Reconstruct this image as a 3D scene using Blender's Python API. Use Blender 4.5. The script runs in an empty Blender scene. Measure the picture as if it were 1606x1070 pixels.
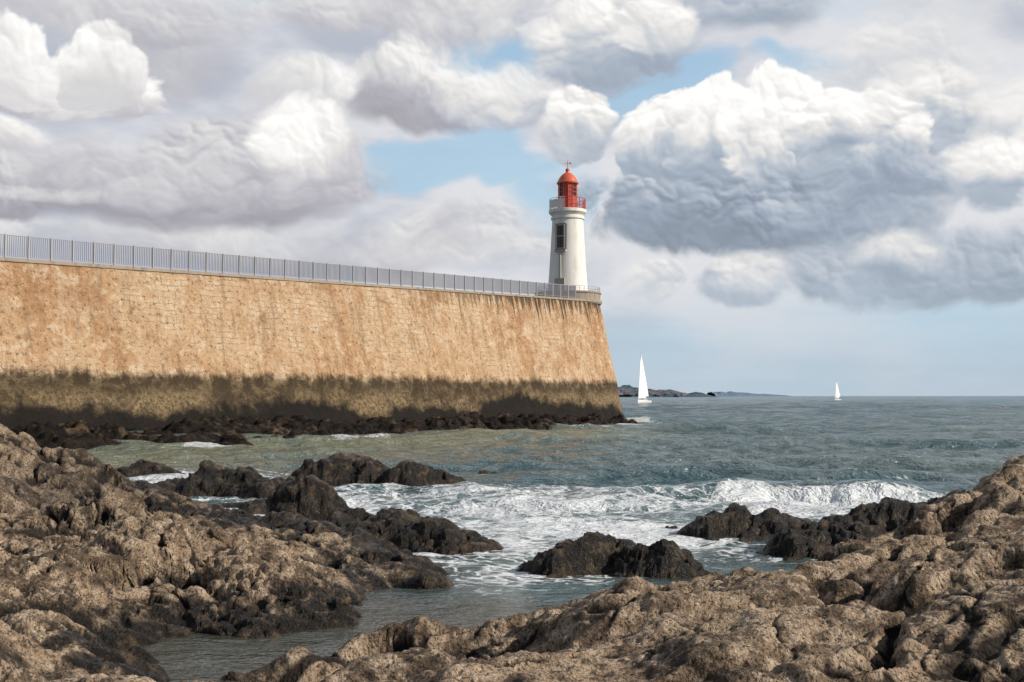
import bpy, math, random
import numpy as np
from mathutils import Vector
random.seed(3); rng=np.random.RandomState(5)
S=bpy.context.scene
S.view_settings.view_transform='Standard'
try: S.view_settings.look='None'
except Exception: pass
S.view_settings.exposure=0

# ------------------------------------------------------------ noise helpers
def h2(ix,iy,s):
    n=(ix.astype(np.int64)*374761393+iy.astype(np.int64)*668265263+s*1442695041)&0xffffffff
    n=((n^(n>>13))*1274126177)&0xffffffff
    n=(n^(n>>16))&0xffffffff
    return n/4294967295.0
def vn(x,y,s=0):
    ix=np.floor(x);iy=np.floor(y);fx=x-ix;fy=y-iy
    fx=fx*fx*fx*(fx*(fx*6-15)+10);fy=fy*fy*fy*(fy*(fy*6-15)+10)
    a=h2(ix,iy,s);b=h2(ix+1,iy,s);c=h2(ix,iy+1,s);d=h2(ix+1,iy+1,s)
    return (a*(1-fx)+b*fx)*(1-fy)+(c*(1-fx)+d*fx)*fy
def fbm(x,y,o=5,s=0,g=.5):
    r=0;a=1;t=0
    for i in range(o):
        r=r+a*(vn(x,y,s+i*17)*2-1);t+=a;a*=g
        x,y=x*1.62+y*1.17+3.1,y*1.62-x*1.17+7.7
    return r/t
def worley(x,y,s=0):
    ix=np.floor(x);iy=np.floor(y)
    F1=np.full(x.shape,9.);F2=F1.copy();cx=np.zeros(x.shape);cy=cx.copy();cr=cx.copy()
    for di in (-1,0,1):
        for dj in (-1,0,1):
            a=ix+di;b=iy+dj
            px=a+.5+(h2(a,b,s)-.5)*.9;py=b+.5+(h2(a,b,s+5)-.5)*.9
            d=np.hypot(x-px,y-py);m=d<F1
            F2=np.where(m,F1,np.minimum(F2,d))
            cx=np.where(m,px,cx);cy=np.where(m,py,cy);cr=np.where(m,h2(a,b,s+9),cr)
            F1=np.where(m,d,F1)
    return F1,F2,cx,cy,cr
def wf1(x,y,s=0):
    ix=np.floor(x);iy=np.floor(y);F=np.full(x.shape,9.)
    for di in (-1,0,1):
        for dj in (-1,0,1):
            a=ix+di;b=iy+dj
            F=np.minimum(F,(x-a-.5-(h2(a,b,s)-.5)*.85)**2+(y-b-.5-(h2(a,b,s+5)-.5)*.85)**2)
    return F
def ss(a,b,x):
    t=np.clip((x-a)/(b-a),0,1);return t*t*(3-2*t)

# ------------------------------------------------------------ mesh helpers
def link(o,parent=None):
    S.collection.objects.link(o)
    if parent: o.parent=parent
    return o
def grid_mesh(name,V,mat,attrs={},smooth=True,parent=None,colattr=None):
    n,m=V.shape[:2]
    me=bpy.data.meshes.new(name)
    me.vertices.add(n*m);me.vertices.foreach_set('co',V.reshape(-1).astype(np.float32))
    i=np.arange(n-1)[:,None]*m+np.arange(m-1)[None,:]
    q=np.stack([i,i+1,i+m+1,i+m],-1).reshape(-1)
    f=(n-1)*(m-1)
    me.loops.add(f*4);me.loops.foreach_set('vertex_index',q.astype(np.int32))
    me.polygons.add(f);me.polygons.foreach_set('loop_start',np.arange(0,f*4,4,dtype=np.int32))
    me.polygons.foreach_set('loop_total',np.full(f,4,dtype=np.int32))
    me.update(calc_edges=True)
    me.polygons.foreach_set('use_smooth',np.full(f,smooth,dtype=bool))
    for k,v in attrs.items():
        a=me.attributes.new(k,'FLOAT','POINT');a.data.foreach_set('value',v.reshape(-1).astype(np.float32))
    if colattr is not None:
        a=me.attributes.new('cloud','FLOAT_COLOR','POINT');a.data.foreach_set('color',colattr.reshape(-1).astype(np.float32))
    me.materials.append(mat)
    return link(bpy.data.objects.new(name,me),parent)
class MB:
    def __init__(s): s.v=[];s.f=[];s.m=[]
    def box(s,c,hx,hy,hz,ang=0,mi=0,ax=None):
        b=len(s.v);ca,sa=math.cos(ang),math.sin(ang)
        for dz in(-hz,hz):
            for dx,dy in((-hx,-hy),(hx,-hy),(hx,hy),(-hx,hy)):
                s.v.append((c[0]+dx*ca-dy*sa,c[1]+dx*sa+dy*ca,c[2]+dz))
        for q in((0,3,2,1),(4,5,6,7),(0,1,5,4),(1,2,6,5),(2,3,7,6),(3,0,4,7)):
            s.f.append([b+i for i in q]);s.m.append(mi)
    def rod(s,a,b,r,n=6,mi=0,r2=None):
        a=Vector(a);b=Vector(b);d=(b-a).normalized();u=d.orthogonal().normalized();w=d.cross(u)
        k=len(s.v);r2=r if r2 is None else r2
        for p,rr in((a,r),(b,r2)):
            for i in range(n):
                t=2*math.pi*i/n;s.v.append(tuple(p+u*math.cos(t)*rr+w*math.sin(t)*rr))
        for i in range(n):
            j=(i+1)%n;s.f.append([k+i,k+j,k+n+j,k+n+i]);s.m.append(mi)
        s.f.append([k+i for i in range(n)][::-1]);s.f.append([k+n+i for i in range(n)]);s.m+= [mi,mi]
    def lathe(s,c,prof,n=48,mi=0,a0=0,a1=2*math.pi):
        k=len(s.v);full=abs(a1-a0-2*math.pi)<1e-6;cols=n if full else n+1
        for r,z in prof:
            for i in range(cols):
                t=a0+(a1-a0)*i/n;s.v.append((c[0]+r*math.cos(t),c[1]+r*math.sin(t),c[2]+z))
        for j in range(len(prof)-1):
            for i in range(n):
                i2=(i+1)%cols
                s.f.append([k+j*cols+i,k+j*cols+i2,k+(j+1)*cols+i2,k+(j+1)*cols+i]);s.m.append(mi)
    def poly(s,pts,mi=0):
        k=len(s.v);s.v+=[tuple(p) for p in pts];s.f.append(list(range(k,k+len(pts))));s.m.append(mi)
    def obj(s,name,mats,parent=None,smooth=False):
        me=bpy.data.meshes.new(name);me.from_pydata(s.v,[],s.f);me.update()
        for m in mats: me.materials.append(m)
        me.polygons.foreach_set('material_index',s.m)
        if smooth: me.polygons.foreach_set('use_smooth',[True]*len(s.f))
        return link(bpy.data.objects.new(name,me),parent)

# ------------------------------------------------------------ node helpers
class NT:
    def __init__(s,nt): s.t=nt
    def n(s,typ,ins={},**kw):
        nd=s.t.nodes.new(typ)
        for k,v in kw.items(): setattr(nd,k,v)
        for k,v in ins.items():
            sk=nd.inputs[k]
            if isinstance(v,bpy.types.NodeSocket): s.t.links.new(v,sk)
            else: sk.default_value=v
        return nd
    def m(s,op,a,b=None,c=None,clamp=False):
        ins={0:a}
        if b is not None: ins[1]=b
        if c is not None: ins[2]=c
        return s.n('ShaderNodeMath',ins,operation=op,use_clamp=clamp).outputs[0]
    def vm(s,op,a,b=None):
        ins={0:a}
        if b is not None: ins[1]=b
        nd=s.n('ShaderNodeVectorMath',ins,operation=op)
        return nd.outputs['Value'] if op in('DOT_PRODUCT','LENGTH') else nd.outputs[0]
    def mix(s,f,a,b,bt='MIX'):
        nd=s.n('ShaderNodeMix',data_type='RGBA',blend_type=bt,clamp_factor=True)
        for k,v in((0,f),(6,a),(7,b)):
            if isinstance(v,bpy.types.NodeSocket): s.t.links.new(v,nd.inputs[k])
            else: nd.inputs[k].default_value=v if k==0 else (tuple(v)+(1,) if len(v)==3 else v)
        return nd.outputs[2]
    def ramp(s,x,a,b,c=0.,d=1.):
        return s.n('ShaderNodeMapRange',{0:x,1:a,2:b,3:c,4:d},interpolation_type='SMOOTHSTEP').outputs[0]
    def noise(s,vec,sc,det=4,rough=.5,dist=0.):
        return s.n('ShaderNodeTexNoise',{'Vector':vec,'Scale':sc,'Detail':det,'Roughness':rough,'Distortion':dist}).outputs[0]
    def scale(s,vec,v): return s.vm('MULTIPLY',vec,v)
def newmat(name):
    m=bpy.data.materials.new(name);m.use_nodes=True;nt=m.node_tree
    b=nt.nodes['Principled BSDF'];return m,NT(nt),b
def setb(N,b,**k):
    for kk,v in k.items():
        sk=b.inputs[kk.replace('_',' ')]
        if isinstance(v,bpy.types.NodeSocket): N.t.links.new(v,sk)
        else: sk.default_value=(tuple(v)+(1,)) if isinstance(v,tuple) and len(v)==3 else v
def paint(name,col,rough=.5,dirt=.25,dcol=(.2,.17,.13),sc=1.5):
    m,N,b=newmat(name)
    p=N.n('ShaderNodeNewGeometry').outputs['Position']
    st=N.noise(N.scale(p,(1,1,.18)),sc*2,5,.65)
    f=N.m('MULTIPLY',N.ramp(st,.45,.8),dirt)
    c=N.mix(f,col,dcol)
    setb(N,b,Base_Color=c,Roughness=rough);return m

# ------------------------------------------------------------ sun and camera
SAZ=math.radians(107);SEL=math.radians(31)
sd=Vector((math.sin(SAZ)*math.cos(SEL),math.cos(SAZ)*math.cos(SEL),math.sin(SEL)))
L=bpy.data.lights.new('sun','SUN');L.energy=4.9;L.angle=math.radians(.5);L.color=(1,.92,.81)
lo=link(bpy.data.objects.new('sun',L));lo.rotation_euler=(-sd).to_track_quat('-Z','Y').to_euler();lo.location=(20,-20,40)
cam=bpy.data.cameras.new('camera');cam.lens=40;cam.sensor_width=36;cam.clip_end=90000;cam.clip_start=.1
co=link(bpy.data.objects.new('camera',cam));co.location=(0,0,2.5);co.rotation_euler=(math.radians(90+2.76),0,0);S.camera=co

# ------------------------------------------------------------ world
w=bpy.data.worlds.new('World');S.world=w;w.use_nodes=True
W=NT(w.node_tree);bgn=w.node_tree.nodes['Background']
sky=W.n('ShaderNodeTexSky',sky_type='NISHITA',sun_disc=False,sun_elevation=SEL,sun_rotation=SAZ,air_density=1.,dust_density=1.,ozone_density=1.5).outputs[0]
gen=W.n('ShaderNodeTexCoord').outputs['Generated']
cm=W.ramp(W.noise(W.scale(gen,(1,1,2.2)),2.5,4,.6),.42,.6,.1,.8)
w.node_tree.links.new(W.mix(cm,sky,(4.2,4.5,5.1)),bgn.inputs[0]);bgn.inputs[1].default_value=.09

# ------------------------------------------------------------ sky backdrop dome with cumulus
def blur(a,k=1):
    for _ in range(k):
        b=np.pad(a,((1,1),(0,0)),'edge');a=(b[:-2]+2*b[1:-1]+b[2:])/4
        b=np.pad(a,((0,0),(1,1)),'edge');a=(b[:,:-2]+2*b[:,1:-1]+b[:,2:])/4
    return a
def make_sky():
    us=np.concatenate([np.linspace(-1.7,-.52,150,endpoint=False),np.linspace(-.52,.52,1150,endpoint=False),np.linspace(.52,1.45,130)])
    vs=np.concatenate([np.linspace(-.012,.38,450,endpoint=False),np.linspace(.38,1.05,110)])
    U,V=np.meshgrid(us,vs)
    wu=.018*fbm(U*20,V*20,3,1)+.03*fbm(U*6,V*7,3,2);wv=.014*fbm(U*20+5,V*20,3,3)+.022*fbm(U*6+9,V*7,3,4)
    xu=wu+.004*fbm(U*80,V*80,3,5);xv=wv+.004*fbm(U*80+3,V*80,3,6)
    def puffs(sd):
        r=0;x=U+xu+sd*.37;y=(V+xv)*1.2+sd*.11
        for k,(f,a) in enumerate([(13,.48),(29,.27),(66,.15),(150,.07)]):
            r=r+a*(1-1.5*wf1(x*f,y*f,sd+k*7))
        return r-.45
    PF=[puffs(11),puffs(29)]
    FB=[fbm((U+wu)*9,(V+wv)*15,7,60,.58),fbm((U+wu)*9+31,(V+wv)*14,7,80,.58)]
    FS=fbm((U+wu)*24,(V+wv)*30,6,95,.65)
    softn=ss(-.15,.25,fbm(U*11,V*13,3,99))
    SL=[]
    for P in PF:
        Pb=blur(P,1);Pc=blur(P,5);SL.append(((np.gradient(Pb,us,axis=1)*.5+np.gradient(Pb,vs,axis=0)*.85),(np.gradient(Pc,us,axis=1)*.5+np.gradient(Pc,vs,axis=0)*.85)))
    t=ss(0,.5,V)[...,None]
    blue=np.array([.46,.67,.80])*(1-t)+np.array([.28,.48,.72])*t
    f1=fbm(U*3.5,V*9,7,100,.58);f2=fbm(U*5+f1*.5,V*13,7,120,.6)
    vcol=np.array([.48,.51,.59])+(np.array([.76,.76,.79])-np.array([.48,.51,.59]))*ss(-.28,.3,f1)[...,None]
    lft=(1-ss(-.12,.1,U))[...,None]
    HO=[(-62,203,115,22,1.15),(0,290,66,22,1.15),(140,262,66,34,1.15),(-20,215,40,30,.6),(200,40,500,50,.25),(330,330,80,30,.3),(-380,400,400,60,.4),(40,170,50,40,.7),(260,275,60,14,.7)]
    ho=np.full(U.shape,-1.)
    for cu,cv,ru,rv,w in HO:
        ho=np.maximum(ho,w*(1-((U-cu/1e3+wu)/(ru/1e3))**2-((V-cv/1e3+wv)/(rv/1e3))**2))
    veil=.97-.80*ss(-.25,.7,ho+.8*f2)
    col=blue*(1-veil[...,None])+vcol*veil[...,None]
    C=[(-370,325,170,50,35,.8,.84,.56,.8,.5,0),(-300,285,70,50,35,1.1,.62,.50,.8,.4,1),(-90,322,130,60,30,.8,.88,.54,.85,.5,1),
    (470,330,180,60,60,1.1,.88,.68,.8,.4,0),(215,330,85,40,30,.8,.60,.42,.9,.4,1),(330,270,90,40,30,1.1,.84,.62,.7,.4,0),
    (-150,135,190,32,28,1.1,.86,.54,.8,.5,0),(-330,135,150,20,20,1.1,.8,.58,.7,.4,1),(40,120,70,30,30,1.,.72,.5,.7,.4,1),
    (-60,248,105,50,20,.55,.88,.40,.95,.6,0),(-190,262,50,22,20,.7,.92,.58,.9,.7,1),
    (-215,200,110,42,52,.6,.64,.39,.95,.5,1),(-180,225,48,36,50,.4,.95,.44,1,.9,0),(-40,150,60,22,25,1.,.7,.5,.6,.5,0),
    (-420,172,175,42,30,.6,.64,.38,.95,.5,0),(-300,170,120,38,28,.6,.62,.37,.95,.5,1),(-430,212,45,16,14,.4,.94,.6,1,.7,1),(-380,165,60,10,8,.8,.9,.7,.6,.6,1),
    (-385,248,85,40,16,.2,1.0,.52,1,.85,0),(-345,268,34,36,25,.18,1.0,.68,1,.9,1),(-410,265,34,38,25,.18,1.0,.70,1,.9,0),
    (95,318,68,62,50,.5,.95,.46,1,.8,1),(125,310,40,22,20,.4,.95,.66,.9,.8,0),
    (62,230,32,34,26,.26,.96,.50,1,.9,0),
    (400,200,85,50,45,.6,.86,.44,.95,.8,1),(350,235,50,35,40,.5,.88,.46,.95,.8,0),(470,215,70,45,60,.6,.94,.52,.95,.8,0),
    (195,165,150,60,48,.5,.56,.33,1,.7,0),(300,165,90,55,50,.5,.60,.35,1,.8,1),(140,215,44,36,30,.17,1.,.45,1,1,1),(180,225,46,38,34,.15,1.01,.45,1,1,0),(240,226,52,38,50,.16,1.01,.40,1,1,1),(300,212,52,36,50,.18,.99,.40,1,1,0),
    (225,155,125,40,44,.8,.46,.33,.9,.6,1),
    (400,175,34,34,28,.3,.97,.5,1,.9,0),(345,175,30,34,20,.6,.5,.4,.7,.7,1),
    (350,98,115,40,28,.6,.54,.37,.95,.6,0),(330,112,34,24,20,.6,.82,.44,.85,.8,1),(460,118,60,36,24,.6,.58,.4,.9,.7,1),
    (120,95,34,22,22,.6,.84,.45,.9,.7,0),(205,95,46,24,22,.7,.76,.46,.85,.7,1)]
    WHT=np.array([1.,.985,.965])
    for cu,cv,ru,rt,rb,so,tb,bd,op,pf,fi in C:
        cu,cv,ru,rt,rb=[q/1e3 for q in(cu,cv,ru,rt,rb)]
        du=(U+wu*.6-cu)/ru;dv=V+wv*.6-cv;q=du**2+np.where(dv>0,(dv/rt)**2,(dv/rb)**2)
        P=PF[fi];h=1.05-q+pf*1.3*P+.55*FB[1-fi]+.25*FS
        a=ss(0,so*.9+.06+.35*softn*(so>.2),h)*op
        tv=(dv+rb)/(rt+rb)
        Lg=ss(.15,1.0,tv+.45*P+.55*FB[fi]+.05)
        sF=np.tanh(-SL[fi][0]*.026);sC=np.tanh(-SL[fi][1]*.04)
        slope=(sF*(.15*Lg)+sC*(.045+.05*Lg))*(.35+.65*pf)*(1-.45*softn)
        br=bd+(tb-bd)*Lg+slope+.055*FS*(1-.2*Lg)
        br=np.clip(br,.2,1.02)
        k=ss(.35,.85,br)[...,None]
        cool_l=np.array([1.0,.98,1.10]);cool_r=np.array([.83,.985,1.2])
        cool=cool_l*lft+cool_r*(1-lft)
        cc=br[...,None]*(cool*(1-k)+WHT*k)
        a=a[...,None];col=col*(1-a)+cc*a
    hzc=np.array([.48,.58,.67])
    hh=(1-ss(.0,.12,V))[...,None]
    f3=fbm(U*4,V*40,5,150)[...,None]
    col=col*(1-.8*hh)+(hzc+.07*f3)*.8*hh
    alpha=(1-ss(.75,1.02,V))*ss(-1.68,-1.3,U)*(1-ss(1.1,1.43,U))
    return U,V,np.clip(col,0,1.05),alpha
U,V,col,alpha=make_sky()
mt=bpy.data.materials.new('cloudy_sky');mt.use_nodes=True;nt=mt.node_tree;nt.nodes.clear()
N=NT(nt);at_=N.n('ShaderNodeAttribute',attribute_name='cloud')
em=N.n('ShaderNodeEmission',{0:at_.outputs['Color']});tr=N.n('ShaderNodeBsdfTransparent')
mx=N.n('ShaderNodeMixShader',{0:at_.outputs['Alpha'],1:tr.outputs[0],2:em.outputs[0]})
ou=N.n('ShaderNodeOutputMaterial',{0:mx.outputs[0]})
try: mt.cycles.emission_sampling='NONE'
except Exception: pass
RS=45000.
grid_mesh('sky',np.stack([RS*np.sin(U)*np.cos(V),RS*np.cos(U)*np.cos(V),RS*np.sin(V)],-1),mt,colattr=np.concatenate([col,alpha[...,None]],-1))

# ------------------------------------------------------------ terrain function
def sdpoly(x,y,P):
    P=np.array(P,float);n=len(P);d=np.full(x.shape,1e9);ins=np.zeros(x.shape,bool)
    for i in range(n):
        a=P[i];b=P[(i+1)%n];e=b-a
        t=np.clip(((x-a[0])*e[0]+(y-a[1])*e[1])/(e@e),0,1)
        d=np.minimum(d,(x-a[0]-t*e[0])**2+(y-a[1]-t*e[1])**2)
        c=((a[1]>y)!=(b[1]>y))
        with np.errstate(divide='ignore',invalid='ignore'):
            c&=x<(e[0]*(y-a[1])/(e[1] if e[1]!=0 else 1e-9)+a[0])
        ins^=c
    return np.where(ins,np.sqrt(d),-np.sqrt(d))
def idw(x,y,C):
    num=0;den=0
    for cx,cy,h in C:
        wgt=1/(((x-cx)**2+(y-cy)**2)**1.6+.02);num=num+wgt*h;den=den+wgt
    return num/den
PR=[(-1.5,10.4),(-.4,10.7),(.7,11.3),(1.7,12.0),(2.8,12.4),(3.9,13.0),(5,14.6),(6.2,16.6),(9,19.5),(16,22),(16,-8),(-16,-8),(-9,2),(-5,5),(-3.6,7.6),(-3.2,8.9),(-2.3,9.5)]
CR=[(-1.3,9.5,.36),(-.56,9.7,.46),(.56,10.3,.62),(1.5,10.9,.68),(2.5,11.2,.8),(3.8,11.5,.98),(5,13,1.12),(6.4,14.5,1.25),(0,7,.6),(2,7,.78),(4,8,.95),(6,9,1.15),(8,12,1.35),(-2,8.2,.3),(-3,8,.3),(-1,7.,.5),(0,4,.7),(3,4,.8),(10,16,1.3),(2,9.3,.7),(0,0,.8),(-6,0,.8),(-4,5,.5),(8,0,1),(-2.2,9,.3)]
PL=[(-3.1,7.0),(-3.4,10.2),(-3.9,11.3),(-3.6,12.0),(-2.7,12.1),(-2.0,12.9),(-1.8,13.8),(-1.95,14.6),(-1.4,15.4),(-1.3,16.6),(-1.9,18.0),(-2.6,18.9),(-3.4,19.7),(-4.6,20.4),(-6,21),(-7.2,21.8),(-8.8,23),(-12,24),(-24,28),(-24,0),(-8,0),(-4.2,5)]
CLH=[(-9,20,1.75),(-7.7,20.2,1.35),(-6.9,19.8,.72),(-6,19.3,.5),(-5,18.7,.5),(-3.8,17.7,.46),(-2.4,16.5,.4),(-1.8,15.5,.26),(-6,16,.64),(-4.5,14,.56),(-3,14,.42),(-2.4,13,.3),(-5,12,.6),(-4,10,.36),(-4.5,9,.42),(-8,16,1.0),(-10,12,1.0),(-12,20,2.0),(-11,23,1.3),(-3.8,12.4,.28),(-3.6,9.4,.26),(-6,6,.7),(-14,12,1.5)]
ISL=[(-3.75,21,1.0,.75,.2,.85),(-4.35,30.5,1.8,.9,0,.72),(-2.4,30.2,1.5,.7,.2,.52),(-7.4,28,2.1,.8,.1,.52),(-5.7,27.4,1.6,.7,-.2,.4),(-9.6,28.5,1.4,.6,0,.22),
(-1.6,18.6,1.25,.75,-.3,.36),(-2.5,19.9,1.2,.7,.2,.34),(1.0,16.5,.95,.5,.1,.3),(1.9,16.3,.7,.42,-.2,.25),(4.5,20,1.8,.8,.1,.42),(6.4,19.6,1.6,.9,0,.5),(3.6,20.6,.9,.5,0,.2),(7.8,19.3,1.6,1.1,0,.62),(5.2,18.4,1.2,.6,.2,.35),
(-1.2,15,.34,.22,0,.08),(-.8,35,.8,.35,0,.14),(-11.5,36,1.5,.5,0,.26),(9.6,21,1.9,1,0,.75),(2.9,24.4,.35,.2,0,.05),(-5.0,24,1.4,.7,0,.22),(-12.8,31,1.6,.7,0,.35)]
def terrain(x,y):
    wx=x+.45*fbm(x*.8,y*.8,4,3);wy=y+.45*fbm(x*.8+9,y*.8,4,8)
    wx2=x+.30*fbm(x*1.1,y*1.1,4,31);wy2=y+.30*fbm(x*1.1+9,y*1.1,4,38)
    dR=sdpoly(wx,wy,PR);dL=sdpoly(wx,wy,PL)
    hR=idw(x,y,CR);hL=idw(x,y,CLH)
    def lift(d,h,s): return np.where(d>0,h*(1-np.exp(-d/s)),d*.5)
    hr=lift(dR+.05,hR*1.1,.42);hl=lift(dL+.05,hL*1.1,.6)
    hi=np.full(x.shape,-2.)
    for cx,cy,rx,ry,a,h in ISL:
        ca,sa=math.cos(a),math.sin(a);X=(wx-cx)*ca+(wy-cy)*sa;Y=-(wx-cx)*sa+(wy-cy)*ca
        q=np.abs(X/rx)**2+np.abs(Y/ry)**2
        hi=np.maximum(hi,np.where(q<1.,h*1.25*np.maximum(1-q,0)**.85,-(np.sqrt(q)-1)*.4))
    H=np.maximum(np.maximum(hr,hl),np.maximum(hi,-1.1))
    isR=ss(-.5,.5,hr-np.maximum(hl,hi))
    ins=ss(-.35,.45,H)
    det=0;crev=0
    for (ang,wR) in ((.52,1),(.95,0)):
        wgt=isR if wR else 1-isR
        ca,sa=math.cos(ang),math.sin(ang)
        p=(wx2*ca+wy2*sa);r=(-wx2*sa+wy2*ca)
        lev=[(.21,.72,.55,.36,1),(.62,1.9,.15,.35,2)] if wR else [(.42,.72,.40,.5,5),(1.15,1.9,.17,.5,6)]
        dt=0;cv=0
        for k,(sp_,sr,am,tl,sd_) in enumerate(lev):
            F1,F2,cx,cy,cr=worley(p*sp_+.35*fbm(p*.8,r*.8,3,50+k),r*sr+.35*fbm(p*.8,r*.8,3,60+k),sd_*11)
            dome=1-np.clip(F1,0,1)**2
            ck=1-ss(0.,.15,F2-F1)
            tilt=(p*sp_-cx)*(h2(cx*97,cy*89,3)-.5)+(r*sr-cy)*(h2(cx*57,cy*49,7)-.5)
            keep=.35+.65*ss(.3,.6,vn(x*1.3,y*1.3,90+k))
            soft=ss(0,.3,F2-F1)
            dt=dt+am*((dome-.6)*(.9 if wR else .6)+(cr-.5)*.65*soft+tilt*tl*4*soft-ck*.42*keep)
            cv=cv+ck*keep*.8+(.62-dome)*.2
        det=det+dt*wgt;crev=crev+cv*wgt
    det=det+.14*fbm(x*1.4,y*1.4,4,77)*(1-.4*isR)
    H=H+ins*det*.9*(1-.35*ss(-.2,.3,hi-np.maximum(hr,hl)))
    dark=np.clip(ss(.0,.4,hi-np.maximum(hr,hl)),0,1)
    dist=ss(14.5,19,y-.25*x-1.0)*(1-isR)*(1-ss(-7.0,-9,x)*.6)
    return H,np.clip(crev,-.5,1.3),np.clip(dark+.75*dist,0,1),isR
nr,nc=950,1100
yy=np.concatenate([np.linspace(-8,3.9,40),np.exp(np.linspace(math.log(4.),math.log(42.),nr-40))])
aa=np.linspace(-.8,.8,nc)
YY=np.repeat(yy[:,None],nc,1);XX=aa[None,:]*np.maximum(YY,0.)+aa[None,:]*np.where(YY<9,(9-YY)*1.0,0)
H,CV,DKA,IR=terrain(XX,YY)
# second pass: detail pushed out along the surface normal, so steep faces are craggy too
Pn=np.stack([XX,YY,H],-1);du=np.gradient(Pn,axis=1);dv=np.gradient(Pn,axis=0)
Nn=np.cross(du,dv);Nn/=np.linalg.norm(Nn,axis=-1,keepdims=True)+1e-9
Nn*=np.sign(Nn[...,2:3]+1e-9)
qx=XX+.75*H;qy=YY+.95*H
F1,F2,cx,cy,cr=worley(qx*2.4+.4*fbm(qx*2,qy*2,3,501),qy*3.2+.4*fbm(qx*2,qy*2,3,502),601)
G1,G2,gx,gy,gr_=worley(qx*7+.3*fbm(qx*5,qy*5,2,503),qy*9,602)
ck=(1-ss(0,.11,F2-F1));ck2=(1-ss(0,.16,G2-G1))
m1=ss(.40,.62,vn(qx*.9,qy*.9,610));m2=ss(.4,.65,vn(qx*2.1,qy*2.1,611))
rough=(1.35-.8*IR)
dsp=.075*(cr-.5)*ss(0,.3,F2-F1)*rough+.045*(.5-F1)*rough-.045*ck*m1*rough+.020*(.5-G1)*rough-.016*ck2*m2*rough+.016*(gr_-.5)*rough
dsp=dsp+.075*fbm(qx*2.6,qy*2.6,4,620,.55)*rough+.034*fbm(qx*9,qy*9,4,630,.62)
dsp*=ss(-.5,.1,H)*(.75+.25*ss(5,12,YY))
Pn=Pn+Nn*dsp[...,None]
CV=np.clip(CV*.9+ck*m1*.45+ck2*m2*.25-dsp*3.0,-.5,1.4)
mr,N,b=newmat('barnacled_rock')
geo=N.n('ShaderNodeNewGeometry');p=geo.outputs['Position'];z=N.n('ShaderNodeSeparateXYZ',{0:p}).outputs[2]
at=lambda nm:N.n('ShaderNodeAttribute',attribute_name=nm).outputs['Fac']
cav,dk,ir=at('cav'),at('dark'),at('right')
n1=N.noise(p,.9,5,.62);n2=N.noise(p,4.5,7,.7);n3=N.noise(p,30.,4,.7)
c=N.mix(N.ramp(n1,.40,.58),(.14,.097,.062),(.38,.275,.18))
c=N.mix(N.ramp(n2,.48,.62),c,(.54,.415,.295))
c=N.mix(N.m('MULTIPLY',N.ramp(n2,.47,.38),.85),c,(.06,.043,.03))
c=N.mix(N.m('MULTIPLY',N.ramp(n3,.49,.38),.9),c,(.03,.023,.017))
vb=N.n('ShaderNodeTexVoronoi',{'Vector':p,'Scale':34.}).outputs['Distance']
c=N.mix(N.m('MULTIPLY',N.ramp(vb,.3,.05),N.m('MULTIPLY',N.ramp(n1,.4,.6),.5)),c,(.58,.50,.40))
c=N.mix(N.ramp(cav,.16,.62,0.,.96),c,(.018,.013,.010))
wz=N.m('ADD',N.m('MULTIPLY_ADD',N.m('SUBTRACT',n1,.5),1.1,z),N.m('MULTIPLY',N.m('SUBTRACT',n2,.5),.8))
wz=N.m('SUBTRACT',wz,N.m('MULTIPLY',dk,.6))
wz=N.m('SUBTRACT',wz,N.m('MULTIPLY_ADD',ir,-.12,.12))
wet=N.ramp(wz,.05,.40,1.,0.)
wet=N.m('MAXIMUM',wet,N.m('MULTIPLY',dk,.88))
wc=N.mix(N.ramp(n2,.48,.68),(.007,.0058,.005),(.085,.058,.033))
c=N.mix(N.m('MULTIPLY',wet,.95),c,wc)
hgt=N.m('ADD',N.m('MULTIPLY',n2,.11),N.m('ADD',N.m('MULTIPLY',n3,.04),N.m('MULTIPLY',vb,-.018)))
bm=N.n('ShaderNodeBump',{'Height':hgt,'Strength':1.,'Distance':1.}).outputs[0]
b.inputs['Specular IOR Level'].default_value=.3
setb(N,b,Base_Color=c,Roughness=N.ramp(wet,0.,1.,.92,.45),Normal=bm)
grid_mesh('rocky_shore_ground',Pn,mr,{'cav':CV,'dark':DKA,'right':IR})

# ------------------------------------------------------------ sea
NR,NC=1500,620
rr=np.exp(np.linspace(math.log(5.),math.log(40000.),NR))
th=np.linspace(-1.05,1.05,NC)
RR,TH=np.meshgrid(rr,th,indexing='ij')
X=RR*np.sin(TH);Y=RR*np.cos(TH)
dr=RR*(math.log(8000)/NR)
kk_=int(np.sum(rr<45));Hs=terrain(X[:kk_],Y[:kk_])[0]
HT=np.full(X.shape,-3.);HT[:kk_]=Hs
open_=ss(12,34,RR)*.85+.15
Z=np.zeros(X.shape)
for i in range(26):
    lam=.45*(1.2**i)*(1+.1*rng.rand());a=rng.normal(0,.6);k=2*math.pi/lam
    amp=min(.017*lam,.075)
    fade=ss(1.8,4,lam/dr)
    kmax=int(np.sum(rr*(math.log(8000)/NR)<lam/1.8)) ;s_=slice(0,max(kmax,2))
    x_,y_=X[s_],Y[s_]
    ph=k*(x_*math.sin(a)+y_*math.cos(a))+rng.rand()*6.28+1.6*fbm(x_/lam/4,y_/lam/4,2,200+i)
    Z[s_]+=amp*fade[s_]*(1.1-1.7*np.abs(np.sin(ph/2))**1.2)*(.3+1.2*vn(x_/lam/3,y_/lam/3,300+i))
Z*=open_
foam=np.zeros(X.shape)
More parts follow.
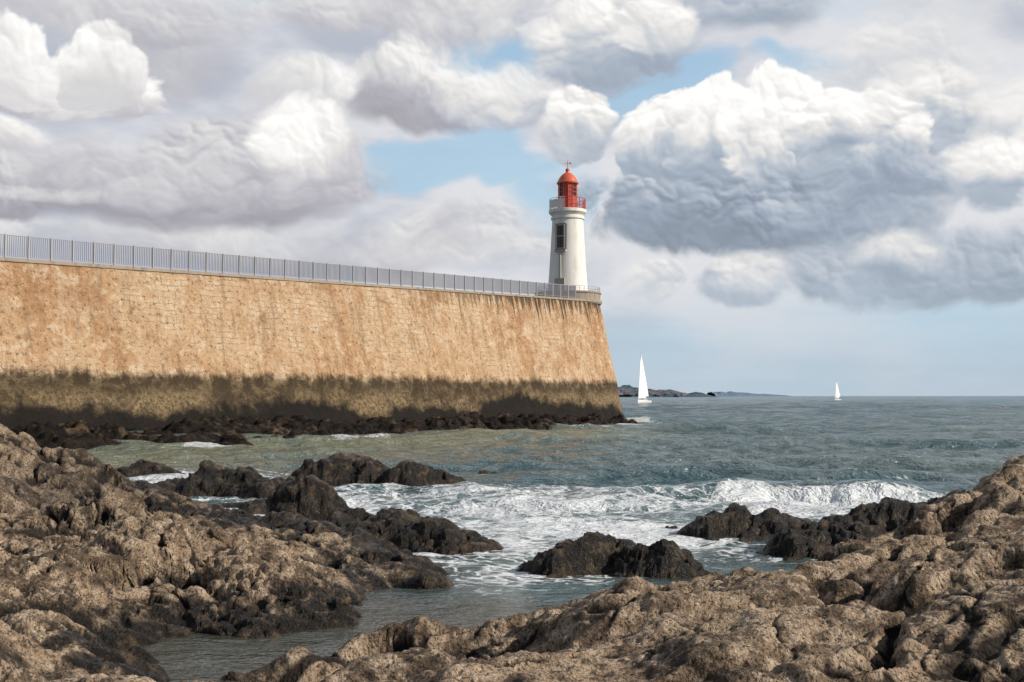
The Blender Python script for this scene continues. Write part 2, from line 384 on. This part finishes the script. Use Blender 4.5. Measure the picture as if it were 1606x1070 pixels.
def crest(yc,x0,x1,amp,seed,fo,fx0=None,fx1=None,thick=.55):
    global Z,foam
    c0=yc+1.1*fbm(X*.18,X*0+seed,3,seed)+.35*fbm(X*1.2,Y*.6,3,seed+2)
    env=ss(x0,x0+2.5,X)*(1-ss(x1-3,x1,X))*(.35+1.0*vn(X*.6,X*0+.5,seed+4))
    d=Y-c0
    Z+=amp*env*np.where(d<0,np.exp(-(d/.36)**2),np.exp(-(d/1.3)**2))
    e2=env if fx0 is None else env*ss(fx0-.5,fx0+1,X)*(1-ss(fx1-1,fx1+.5,X))
    foam+=fo*e2*np.exp(-((d+.35)/thick)**2)
crest(26.3,1.2,16,.38,5,.95,4.6,14,thick=.38)
crest(27.8,-3.8,1.6,.2,7,.9)
crest(31.5,-6,4,.16,17,.4,thick=.35)
crest(33,3,14,.2,9,.25,thick=.35)
crest(24.6,-2.5,4.5,.14,23,.6)
crest(22.6,-1.5,4.5,.10,13,.6)
crest(20.6,-.8,3.5,.08,19,.55)
crest(18.8,-.5,3.,.06,29,.5)
crest(17.2,-1.,1.2,.05,39,.4)
crest(38,-9,2,.16,15,.22,thick=.4)
crest(44,-2,20,.2,21,.16,thick=.4);crest(56,0,30,.22,23,.14,thick=.4);crest(75,5,50,.22,27,.14,thick=.5)
def blob(cx,cy,rx,ry,a):
    global foam
    foam+=a*np.exp(-((X-cx)/rx)**2-((Y-cy)/ry)**2)
blob(.7,24.8,4.2,4.,.58);blob(1.0,20,2.2,3.4,.62);blob(6.5,24,3.6,1.6,.5);blob(-9.5,33,2.8,3.4,.9);blob(-1,29,3,1.9,.5);blob(10,25,4,2,.35);blob(-5,25.5,2.4,1.3,.75);blob(.1,16.5,1.4,2.2,.4);blob(-5.5,23,2,1,.45);blob(5,22.2,2.,1.1,.4)
near=(HT>-.4)&(HT<.25)&(RR>15)
foam+=np.where(near,ss(-.4,-.05,HT)*.42,0)*ss(15,20,RR)
foam*=.5+1.05*vn(X*.5+.3*fbm(X,Y,3,1),Y*.45,555)
AW=[(-60,-6),(-38,27),(-25,46),(-18.2,52.5),(-11.7,58.7),(-4,70),(2.5,82),(7.5,92),(11.5,101),(11.5,112),(60,400),(-200,400),(-200,-6)]
mw_=(RR>30)&(RR<130)
dw=np.full(X.shape,-50.);dw[mw_]=sdpoly(X[mw_],Y[mw_],AW)
foam+=np.exp(-((dw+.4)/1.1)**2)*(.2+1.3*ss(.42,.7,vn(X*.35,Y*.25,777)))
Z+=np.where(foam>.25,(foam-.25)*.05*fbm(X*3,Y*3,3,70),0)
calm=1-ss(12.5,15,RR);Z*=1-.7*calm
shal=np.clip(ss(-.9,-.05,HT)*.7*(1-ss(15,24,RR))+calm,0,1)
grn=np.exp(-((Y-(60+1.1*(X+6)))/15)**2)*(1-ss(5,14,X))
mw,N,b=newmat('sea_water')
p=N.n('ShaderNodeNewGeometry').outputs['Position']
fo=N.n('ShaderNodeAttribute',attribute_name='foam').outputs['Fac'];sh=N.n('ShaderNodeAttribute',attribute_name='shal').outputs['Fac'];gn=N.n('ShaderNodeAttribute',attribute_name='grn').outputs['Fac']
yd=N.vm('LENGTH',p)
big=N.noise(N.scale(p,(.012,.05,0)),1.,3,.6)
c=N.mix(N.ramp(yd,20.,160.),(.095,.14,.135),(.07,.15,.17))
c=N.mix(N.ramp(yd,200.,1500.),c,(.075,.16,.205))
c=N.mix(N.ramp(big,.4,.62),c,(.05,.105,.12))
c=N.mix(N.m('MULTIPLY',gn,.6),c,(.24,.26,.17))
c=N.mix(N.m('MULTIPLY',sh,.8),c,(.045,.036,.02))
fn=N.noise(N.scale(p,(1.,1.25,0.)),1.9,7,.74,.8)
fe=N.n('ShaderNodeTexVoronoi',{'Vector':N.vm('ADD',N.scale(p,(1.,1.2,0)),N.scale(N.n('ShaderNodeTexNoise',{'Vector':p,'Scale':1.8,'Detail':3.}).outputs[1],(.9,.9,0.))),'Scale':2.6},feature='DISTANCE_TO_EDGE').outputs[0]
f=N.m('ADD',fo,N.m('MULTIPLY',N.m('SUBTRACT',fn,.5),2.2))
f=N.m('ADD',f,N.ramp(fe,.0,.16,.24,-.14))
f=N.ramp(f,.38,.85)
f=N.m('MULTIPLY',f,N.ramp(fo,.04,.3))
c=N.mix(N.m('MULTIPLY',f,.92),c,N.mix(fn,(.5,.54,.56),(.82,.83,.83)))
w1=N.noise(N.scale(p,(.5,1.,0)),1.3,5,.7,.3);w2=N.noise(N.scale(p,(.35,1.,0)),.3,5,.72,.2);w3=N.noise(N.scale(p,(.7,1.,0)),5.,3,.6,.6)
far=N.ramp(yd,40.,300.)
hh=N.m('ADD',N.m('MULTIPLY',w1,N.ramp(yd,10.,40.,.10,.95)),N.m('ADD',N.m('MULTIPLY',w2,N.m('MULTIPLY',far,6.5)),N.m('MULTIPLY',w3,N.ramp(yd,9.,17.,.012,.07))))
bm=N.n('ShaderNodeBump',{'Height':hh,'Strength':1.,'Distance':1.}).outputs[0]
setb(N,b,Base_Color=c,Roughness=N.ramp(f,0.,1.,.12,.8),Normal=bm,IOR=1.33)
grid_mesh('sea_water',np.stack([X,Y,Z],-1),mw,{'foam':np.clip(foam,0,2),'shal':shal,'grn':grn})

# ------------------------------------------------------------ harbour wall
ux,uy=.5629,.8265
nx,ny=.8265,-.5629
C0=np.array([5.32,108.])
def deck(s): return 11.35-.0335*min(s,60)
path=[]
Lw=100
F0=C0+3.0*np.array([nx,ny]);B0=C0-3.0*np.array([nx,ny])
st=list(np.arange(Lw,0,-.3))+[0]
for s in st: path.append((F0-s*np.array([ux,uy]),np.array([nx,ny]),deck(s)))
for i in range(1,40):
    a=math.pi*i/40;n=np.array([nx,ny])*math.cos(a)+np.array([ux,uy])*math.sin(a);path.append((C0+3*n,n,deck(0)))
for s in st[::-1]: path.append((B0-s*np.array([ux,uy]),-np.array([nx,ny]),deck(s)))
nz_=60;Vw=np.zeros((nz_,len(path),3))
arc=np.arange(len(path))*.3
Q=np.array([q for q,_,_ in path]);N2=np.array([n for _,n,_ in path]);ZT=np.array([z for _,_,z in path])
for j in range(nz_):
    t=j/(nz_-1);zz=-1.6+(ZT+1.6)*t;off=2.35*(1-zz/ZT)
    Vw[j,:,0]=Q[:,0]+N2[:,0]*off;Vw[j,:,1]=Q[:,1]+N2[:,1]*off;Vw[j,:,2]=zz
A2=np.repeat(arc[None,:],nz_,0)
rough=.12*fbm(A2*.5,Vw[:,:,2]*.5,5,400)+.06*fbm(A2*2,Vw[:,:,2]*2,3,410)
rough*=np.linspace(1.8,.4,nz_)[:,None]
Vw[:,:,0]+=rough*N2[None,:,0];Vw[:,:,1]+=rough*N2[None,:,1]
ms,N,b=newmat('weathered_masonry')
p=N.n('ShaderNodeNewGeometry').outputs['Position'];sp_=N.n('ShaderNodeSeparateXYZ',{0:p});z=sp_.outputs[2]
al=N.vm('DOT_PRODUCT',p,(ux,uy,0))
pw=N.n('ShaderNodeCombineXYZ',{0:al,1:z,2:0.}).outputs[0]
n1=N.noise(pw,.2,6,.65,.5);n2=N.noise(pw,.95,8,.76,.3);n3=N.noise(pw,4.,5,.78)
strk=N.noise(N.scale(pw,(1.,.13,1.)),1.5,6,.65)
zt=N.m('SUBTRACT',z,N.m('MULTIPLY',N.m('SUBTRACT',al,92.3),.0335))
c=N.mix(N.ramp(n1,.4,.6),(.42,.245,.125),(.53,.365,.22))
c=N.mix(N.m('MULTIPLY',N.ramp(zt,6.5,10.,.0,.5),N.ramp(n1,.6,.42)),c,(.36,.195,.095))
c=N.mix(N.m('MULTIPLY',N.ramp(n2,.5,.62),.75),c,(.62,.49,.345))
c=N.mix(N.m('MULTIPLY',N.ramp(n2,.47,.36),.75),c,(.26,.15,.08))
c=N.mix(N.m('MULTIPLY',N.ramp(n3,.46,.36),.85),c,(.10,.065,.04))
c=N.mix(N.m('MULTIPLY',N.ramp(n3,.55,.66),.5),c,(.66,.56,.43))
c=N.mix(N.m('MULTIPLY',N.ramp(strk,.52,.66),.35),c,(.62,.52,.39))
c=N.mix(N.m('MULTIPLY',N.ramp(strk,.47,.36),.45),c,(.22,.135,.075))
br=N.n('ShaderNodeTexBrick',{'Vector':N.vm('ADD',pw,N.scale(N.n('ShaderNodeTexNoise',{'Vector':pw,'Scale':1.2,'Detail':3.}).outputs[1],(.5,.35,0))),'Scale':1.,'Mortar Size':.02,'Brick Width':.7,'Row Height':.36,'Mortar Smooth':.7,'Bias':0.}).outputs['Fac']
jm=N.m('MULTIPLY',br,N.m('MULTIPLY',N.ramp(n1,.5,.6),N.ramp(n2,.4,.6,.1,.7)))
c=N.mix(jm,c,(.15,.10,.065))
drip=N.noise(N.scale(pw,(1.,.05,1.)),1.9,3,.7)
dz=N.m('ADD',zt,N.m('MULTIPLY',N.m('SUBTRACT',drip,.5),11.))
dd=N.m('MULTIPLY',N.ramp(dz,10.2,11.2,0.,.92),N.ramp(al,60.,82.,.06,1.))
dd=N.m('MULTIPLY',dd,N.ramp(zt,7.6,9.6))
c=N.mix(dd,c,(.05,.037,.025))
za=N.m('ADD',z,N.m('MULTIPLY',N.m('SUBTRACT',n2,.5),1.3))
za=N.m('ADD',za,N.m('MULTIPLY',N.m('SUBTRACT',strk,.5),.8))
alg=N.ramp(za,3.45,4.1,1.,0.)
ac=N.mix(N.ramp(n2,.46,.62),(.035,.026,.015),(.14,.10,.052))
lowl=N.ramp(za,3.2,2.3)
ac=N.mix(N.m('MULTIPLY',lowl,N.ramp(n1,.42,.58,.1,.85)),ac,N.mix(N.ramp(n3,.42,.58),(.09,.065,.035),(.29,.21,.115)))
c=N.mix(N.m('MULTIPLY',alg,.95),c,ac)
bl=N.m('SUBTRACT',za,N.m('MULTIPLY',N.m('SUBTRACT',N.noise(pw,.11,4,.65),.40),6.5))
c=N.mix(N.ramp(bl,.8,1.7,.97,0.),c,(.010,.008,.007))
hg=N.m('ADD',N.m('MULTIPLY',n2,.22),N.m('ADD',N.m('MULTIPLY',n3,.12),N.m('MULTIPLY',jm,-.05)))
bm=N.n('ShaderNodeBump',{'Height':hg,'Strength':1.,'Distance':1.}).outputs[0]
b.inputs['Specular IOR Level'].default_value=.25
setb(N,b,Base_Color=c,Roughness=.9,Normal=bm)
wall=bpy.data.objects.new('stone_harbour_wall',None);link(wall)
grid_mesh('battered_face',Vw,ms,parent=wall)
mconc=paint('weathered_concrete',(.30,.25,.20),.9,.8,(.10,.08,.06))
mb=MB()
nF=len(st)
for i in range(nF-1):
    a=path[i];b_=path[i+1];c_=path[-2-i];d_=path[-1-i]
    mb.poly([(a[0][0],a[0][1],a[2]-.02),(b_[0][0],b_[0][1],b_[2]-.02),(c_[0][0],c_[0][1],c_[2]-.02),(d_[0][0],d_[0][1],d_[2]-.02)])
mb.poly([(q[0],q[1],zz-.02) for q,n,zz in path[nF-1:nF+40]])
k=len(mb.v);prof=[(.02,-.06),(.09,-.06),(.09,.12),(-.4,.12),(-.4,-.1)]
for q,n,zz in path:
    for o,h in prof: mb.v.append((q[0]+n[0]*o,q[1]+n[1]*o,zz+h))
for i in range(len(path)-1):
    for j in range(4):
        mb.f.append([k+i*5+j,k+(i+1)*5+j,k+(i+1)*5+j+1,k+i*5+j+1]);mb.m.append(0)
mb.obj('deck_and_coping',[mconc],wall)
mb=MB()
mb.lathe((C0[0],C0[1],deck(0)+.12),[(3.15,-.35),(3.25,-.2),(3.25,0),(3.1,.05),(3.1,.62),(3.18,.65),(3.18,.8),(2.8,.8),(2.8,0)],64)
mb.obj('head_parapet',[mconc],wall)

# ------------------------------------------------------------ railing
mg=paint('galvanised_steel',(.32,.32,.35),.55,.4,(.2,.16,.14))
mb=MB();ang=math.atan2(uy,ux)
s=3.4
def edge(s,o=-.12): q=F0-s*np.array([ux,uy])+o*np.array([nx,ny]);return q[0],q[1],deck(s)+.12
while s<96:
    x,y,zb=edge(s)
    mb.box((x,y,zb+.6),.045,.045,.62,ang)
    x2,y2,zb2=edge(s+1.3)
    for hz_,r in((1.17,.025),(.12,.02)):
        mb.rod((x,y,zb+hz_),(x2,y2,zb2+hz_),r,5)
    for kk in range(1,11):
        t=kk/11;mb.box((x+(x2-x)*t,y+(y2-y)*t,zb+(zb2-zb)*t+.64),.010,.022,.52,ang)
    s+=1.3
mb.obj('pier_railing',[mg])
mb=MB();zr=deck(0)+.92
for i in range(40):
    a=2*math.pi*i/40;a2=2*math.pi*(i+1)/40
    mb.rod((C0[0]+3.05*math.cos(a),C0[1]+3.05*math.sin(a),zr-.02),(C0[0]+3.05*math.cos(a),C0[1]+3.05*math.sin(a),zr+.45),.022,5)
    for hz_ in(.22,.45): mb.rod((C0[0]+3.05*math.cos(a),C0[1]+3.05*math.sin(a),zr+hz_),(C0[0]+3.05*math.cos(a2),C0[1]+3.05*math.sin(a2),zr+hz_),.018,5)
mb.obj('head_guard_rail',[mg],wall)

# ------------------------------------------------------------ lighthouse
LH=bpy.data.objects.new('lighthouse',None);link(LH)
mwht=paint('white_paint',(.70,.68,.64),.7,.6,(.33,.29,.24),.9)
mred=paint('red_paint',(.42,.05,.03),.45,.35,(.16,.03,.025))
mred2=paint('orange_red_paint',(.55,.11,.05),.45,.3,(.25,.05,.03))
mdk=paint('dark_green_paint',(.05,.055,.05),.5,.2)
mgl,N,b=newmat('lantern_glass');setb(N,b,Base_Color=(.04,.015,.015),Roughness=.08)
mgr=paint('grey_stone',(.36,.34,.31),.9,.5)
lc=(C0[0],C0[1],0);zd=deck(0)
mb=MB();prof=[(2.15,zd-.1),(2.15,zd+.8),(1.97,zd+.85)]
for i in range(13):
    t=i/12;prof.append((1.95-.47*t**.8,zd+.9+(19.25-zd-.9)*t))
prof+=[(1.60,19.3),(1.60,19.5),(1.5,19.55),(1.5,19.62),(1.62,19.75),(1.78,19.9),(1.8,19.92),(1.8,20.2),(1.74,20.22),(.5,20.22)]
mb.lathe(lc,prof,64);tw=mb.obj('tower',[mwht],LH,True)
try: tw.data.set_sharp_from_angle(angle=math.radians(35))
except Exception: pass
mb=MB()
mb.lathe(lc,[(.98,20.2),(.98,20.45),(.92,20.5),(.92,21.4),(.97,21.42),(.97,21.5),(.88,21.52)],12,0)
mb.lathe(lc,[(.84,21.5),(.84,22.75)],12,1)
for i in range(12):
    a=2*math.pi*i/12;ca,sa=math.cos(a),math.sin(a)
    mb.rod((lc[0]+.87*ca,lc[1]+.87*sa,21.5),(lc[0]+.87*ca,lc[1]+.87*sa,22.75),.045,6,0)
    a2=2*math.pi*(i+1)/12
    if i%3!=1:
        p1=(lc[0]+.86*ca,lc[1]+.86*sa);p2=(lc[0]+.86*math.cos(a2),lc[1]+.86*math.sin(a2))
        mb.poly([(p1[0],p1[1],21.52),(p2[0],p2[1],21.52),(p2[0],p2[1],22.73),(p1[0],p1[1],22.73)],0)
for zz in(21.9,22.32): mb.lathe(lc,[(.86,zz-.03),(.9,zz-.03),(.9,zz+.03),(.86,zz+.03)],12,0)
mb.obj('lantern',[mred,mgl],LH)
mb=MB()
mb.lathe(lc,[(.84,22.7),(1.04,22.74),(1.06,22.86),(.97,22.92),(.86,23.2),(.66,23.5),(.42,23.72),(.2,23.85),(.17,23.98),(.22,24.08),(.17,24.2),(.05,24.28),(.03,24.3),(.025,25.0),(.0,25.02)],32,0)
mb.rod((lc[0]-.28,lc[1],24.72),(lc[0]+.3,lc[1],24.72),.02,5)
mb.poly([(lc[0]+.1,lc[1],24.74),(lc[0]+.32,lc[1],24.62),(lc[0]+.32,lc[1],24.86)])
dv_=mb.obj('dome_and_vane',[mred2],LH,True)
try: dv_.data.set_sharp_from_angle(angle=math.radians(30))
except Exception: pass
for nm,mat,flt in(('gallery_rail_red',mred,0),('gallery_rail_white',mwht,1)):
    mb=MB()
    for i in range(28):
        a=2*math.pi*i/28;a2=2*math.pi*(i+1)/28
        left=math.cos(a)<-.25
        if left!=bool(flt): continue
        P=lambda t,zz:(lc[0]+1.7*math.cos(t),lc[1]+1.7*math.sin(t),zz)
        mb.rod(P(a,20.2),P(a,21.25),.03 if i%2 else .045,5)
        for zz in(20.6,20.95,21.25): mb.rod(P(a,zz),P(a2,zz),.022,5)
        if flt and math.sin(a)<.4: mb.poly([P(a,20.3),P(a2,20.3),P(a2,21.1),P(a,21.1)])
    mb.obj(nm,[mat],LH)
va=math.atan2(-C0[1],-C0[0])-math.radians(22)
d=Vector((math.cos(va),math.sin(va),0));tA=va+math.pi/2
mb=MB()
def wp(r,z,t=0): return (lc[0]+d.x*r-d.y*t,lc[1]+d.y*r+d.x*t,z)
mb.box(wp(1.62,17.45),.5,.2,1.25,tA,0)
mb.box(wp(1.74,17.45),.34,.1,1.06,tA,1)
for t in(-.38,.38): mb.box(wp(1.80,17.45,t),.05,.09,1.12,tA,2)
for zz in(16.35,17.5,18.55): mb.box(wp(1.81,zz),.42,.1,.05,tA,2)
mb.box(wp(1.82,17.45),.025,.08,1.08,tA,0)
mb.box(wp(1.82,16.12),.56,.18,.09,tA,2)
mb.box(wp(1.90,14.2),.07,.1,1.8,tA,2)
mb.box(wp(1.98,12.6),.5,.12,.9,tA,2)
mb.obj('window_and_casing',[mdk,mgl,mgr],LH)

# ------------------------------------------------------------ rocks at the wall foot
A=np.array([[-60,-6],[-38,27],[-25,46],[-18.2,52.5],[-11.7,58.7],[-4,70],[2.5,82],[7.5,92],[11.5,101]],float)
ns,nt_=1100,150
d_=np.r_[0,np.cumsum(np.hypot(*np.diff(A,axis=0).T))];sv=np.linspace(0,d_[-1],ns)
ox=np.interp(sv,d_,A[:,0]);oy=np.interp(sv,d_,A[:,1])
sproj=(ox-F0[0])*ux+(oy-F0[1])*uy
inx=F0[0]+sproj*ux+nx*1.2;iny=F0[1]+sproj*uy+ny*1.2
t=np.linspace(0,1.15,nt_)[:,None]
SX=inx[None]*(1-t)+ox[None]*t;SY=iny[None]*(1-t)+oy[None]*t
wd=np.hypot(ox-inx,oy-iny)[None]
base=.95*(1-t)**.8*np.clip(wd/7,.3,1)-.08+.6*fbm(SX*.3,SY*.3,4,500)
F1,F2,cx,cy,cr=worley(SX*.8+.4*fbm(SX,SY,3,5),SY*.6+.4*fbm(SX+5,SY,3,5),71);G1,G2,gx,gy,gr_=worley(SX*2.2,SY*1.6,72)
SZ=base+.5*(cr-.45)*ss(0,.2,F2-F1)+.3*(.5-F1)+.22*(gr_-.5)*ss(0,.2,G2-G1)+.16*fbm(SX*3,SY*3,4,6)
SZ=np.where(t>.9,SZ-(t-.9)*6,SZ);SZ=np.minimum(SZ,1.3)
mwr,N,b=newmat('wet_black_rock')
p=N.n('ShaderNodeNewGeometry').outputs['Position'];a1=N.noise(p,1.5,6,.7);a2=N.noise(p,.3,3,.6)
c=N.mix(N.ramp(a1,.42,.66),(.004,.0035,.003),(.025,.017,.011));c=N.mix(N.m('MULTIPLY',N.ramp(a2,.5,.64),N.ramp(a1,.45,.6)),c,(.09,.06,.035))
b.inputs['Specular IOR Level'].default_value=.15
setb(N,b,Base_Color=c,Roughness=.7,Normal=N.n('ShaderNodeBump',{'Height':a1,'Strength':1.,'Distance':.3}).outputs[0])
grid_mesh('wall_foot_rocks',np.stack([SX,SY,SZ],-1),mwr,smooth=True)

# ------------------------------------------------------------ sailing boats
msail=paint('sailcloth',(.8,.79,.77),.8,.1)
mhull=paint('hull_gelcoat',(.75,.75,.74),.35,.1)
mnavy=paint('dark_trim',(.03,.04,.07),.4,.1)
def sailboat(name,x,y,hgt,head,tilt=.03):
    E=bpy.data.objects.new(name,None);link(E)
    Ln=hgt*.62;mb=MB();secs=[]
    for i in range(13):
        t=i/12;xx=-Ln/2+Ln*t
        bw=Ln*.155*(math.sin(math.pi*min(1,.22+.78*t))**.75 if t<1 else 0)
        sh_=Ln*(.085+.045*t*t);dp=-Ln*.03*math.sin(math.pi*(.1+.9*t))
        secs.append([(xx,-bw,sh_),(xx,-bw*.92,sh_*.4),(xx,-bw*.5,dp-.1),(xx,0,dp-.3),(xx,bw*.5,dp-.1),(xx,bw*.92,sh_*.4),(xx,bw,sh_)])
    for sct in secs: mb.v+=sct
    for i in range(12):
        for j in range(6): mb.f.append([i*7+j,(i+1)*7+j,(i+1)*7+j+1,i*7+j+1]);mb.m.append(0)
        mb.f.append([i*7+6,(i+1)*7+6,(i+1)*7,i*7]);mb.m.append(0)
    mb.f.append(list(range(7)));mb.m.append(0)
    fb=Ln*.1
    mb.box((0,0,fb+.2),Ln*.16,Ln*.07,.28,0,0);mb.box((0,0,fb+.22),Ln*.14,Ln*.0715,.1,0,1)
    mb.obj('hull',[mhull,mnavy],E)
    mb=MB();mx=Ln*.08
    mb.rod((mx,0,fb),(mx,0,hgt),.07,6,0,.04);mb.rod((mx,0,fb+1.1),(-Ln*.36,.5,fb+1.1),.06,6)
    mb.rod((mx,0,hgt),(Ln*.5,0,fb+.3),.015,4);mb.rod((mx,0,hgt),(-Ln*.48,0,fb+.3),.015,4)
    mb.obj('mast_and_rigging',[mgr],E)
    def sail(a,bp,cp,belly,nm):
        n=14;V=np.zeros((n,n,3))
        a,bp,cp=[np.array(q,float) for q in(a,bp,cp)]
        for i in range(n):
            for j in range(n):
                u=i/(n-1);v=j/(n-1);lw=bp+(cp-bp)*v;q=lw+(a-lw)*u
                r=math.sin(math.pi*v)*(1-u)*belly;q=q+np.array([-.25*math.sin(math.pi*u)*v*Ln*.12,r,0]);V[i,j]=q
        return grid_mesh(nm,V,msail,parent=E)
    sail((mx-.1,0,hgt*.985),(mx-.12,0,fb+1.3),(-Ln*.36,.5,fb+1.3),hgt*.05,'mainsail')
    sail((mx+.25,0,hgt*.9),(Ln*.46,0,fb+.6),(-Ln*.02,.9,fb+.9),hgt*.05,'jib')
    E.location=(x,y,0);E.rotation_euler=(tilt,0,head)
sailboat('sailboat',42.9,372,16.7,math.radians(244))
sailboat('sailboat',182,637,11.2,math.radians(230))

# ------------------------------------------------------------ distant land
def land(name,D0,x0,x1,hf,col,houses,dep):
    m,N,b=newmat(name+'_hazed_cover');p=N.n('ShaderNodeNewGeometry').outputs['Position']
    c=N.mix(N.ramp(N.noise(p,.05,6,.7),.42,.6),col[0],col[1]);setb(N,b,Base_Color=c,Roughness=1.)  # both cover colours carry painted bluish aerial haze, stronger on the farther land
    b.inputs['Specular IOR Level'].default_value=0
    E=bpy.data.objects.new(name,None);link(E)
    n=500;xs=np.linspace(x0,x1,n);t=np.linspace(0,1,n);tt=np.linspace(0,1,14)
    V=np.zeros((14,n,3));rg=hf(t)
    for j,q in enumerate(tt):
        V[j,:,0]=xs;V[j,:,1]=D0+dep*q
        V[j,:,2]=-1+(rg+1)*math.sin(math.pi*min(q*1.1,1))**.7*(.75+.5*vn(xs*.04,xs*0+j*.6,77))+np.where(q>0,2.6*(vn(xs*.12,xs*0+j*2.3,88)-.3)*np.minimum(rg/10,1),0)
    grid_mesh('land',V,m,parent=E)
    if houses:
        mb=MB()
        for i in range(houses):
            k=random.random()**.8*.72;x=x0+(x1-x0)*k;q=random.uniform(.05,.3);g=float(hf(np.array([k]))[0])*math.sin(math.pi*q)**.7*.85
            wd_=random.uniform(2.5,6);h=random.uniform(1.1,2.2)
            mb.box((x,D0+dep*q-6,g+h*.5),wd_,5,h,0,random.choice([0,1,1]));
            mb.poly([(x-wd_-.3,D0+dep*q-11.4,g+h*1.5),(x+wd_+.3,D0+dep*q-11.4,g+h*1.5),(x+wd_-1,D0+dep*q-6,g+h*1.5+1.6),(x-wd_+1,D0+dep*q-6,g+h*1.5+1.6)],2)
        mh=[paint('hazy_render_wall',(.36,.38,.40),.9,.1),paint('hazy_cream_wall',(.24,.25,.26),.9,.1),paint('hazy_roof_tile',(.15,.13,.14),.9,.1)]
        mb.obj('houses',mh,E)
D1=2400.
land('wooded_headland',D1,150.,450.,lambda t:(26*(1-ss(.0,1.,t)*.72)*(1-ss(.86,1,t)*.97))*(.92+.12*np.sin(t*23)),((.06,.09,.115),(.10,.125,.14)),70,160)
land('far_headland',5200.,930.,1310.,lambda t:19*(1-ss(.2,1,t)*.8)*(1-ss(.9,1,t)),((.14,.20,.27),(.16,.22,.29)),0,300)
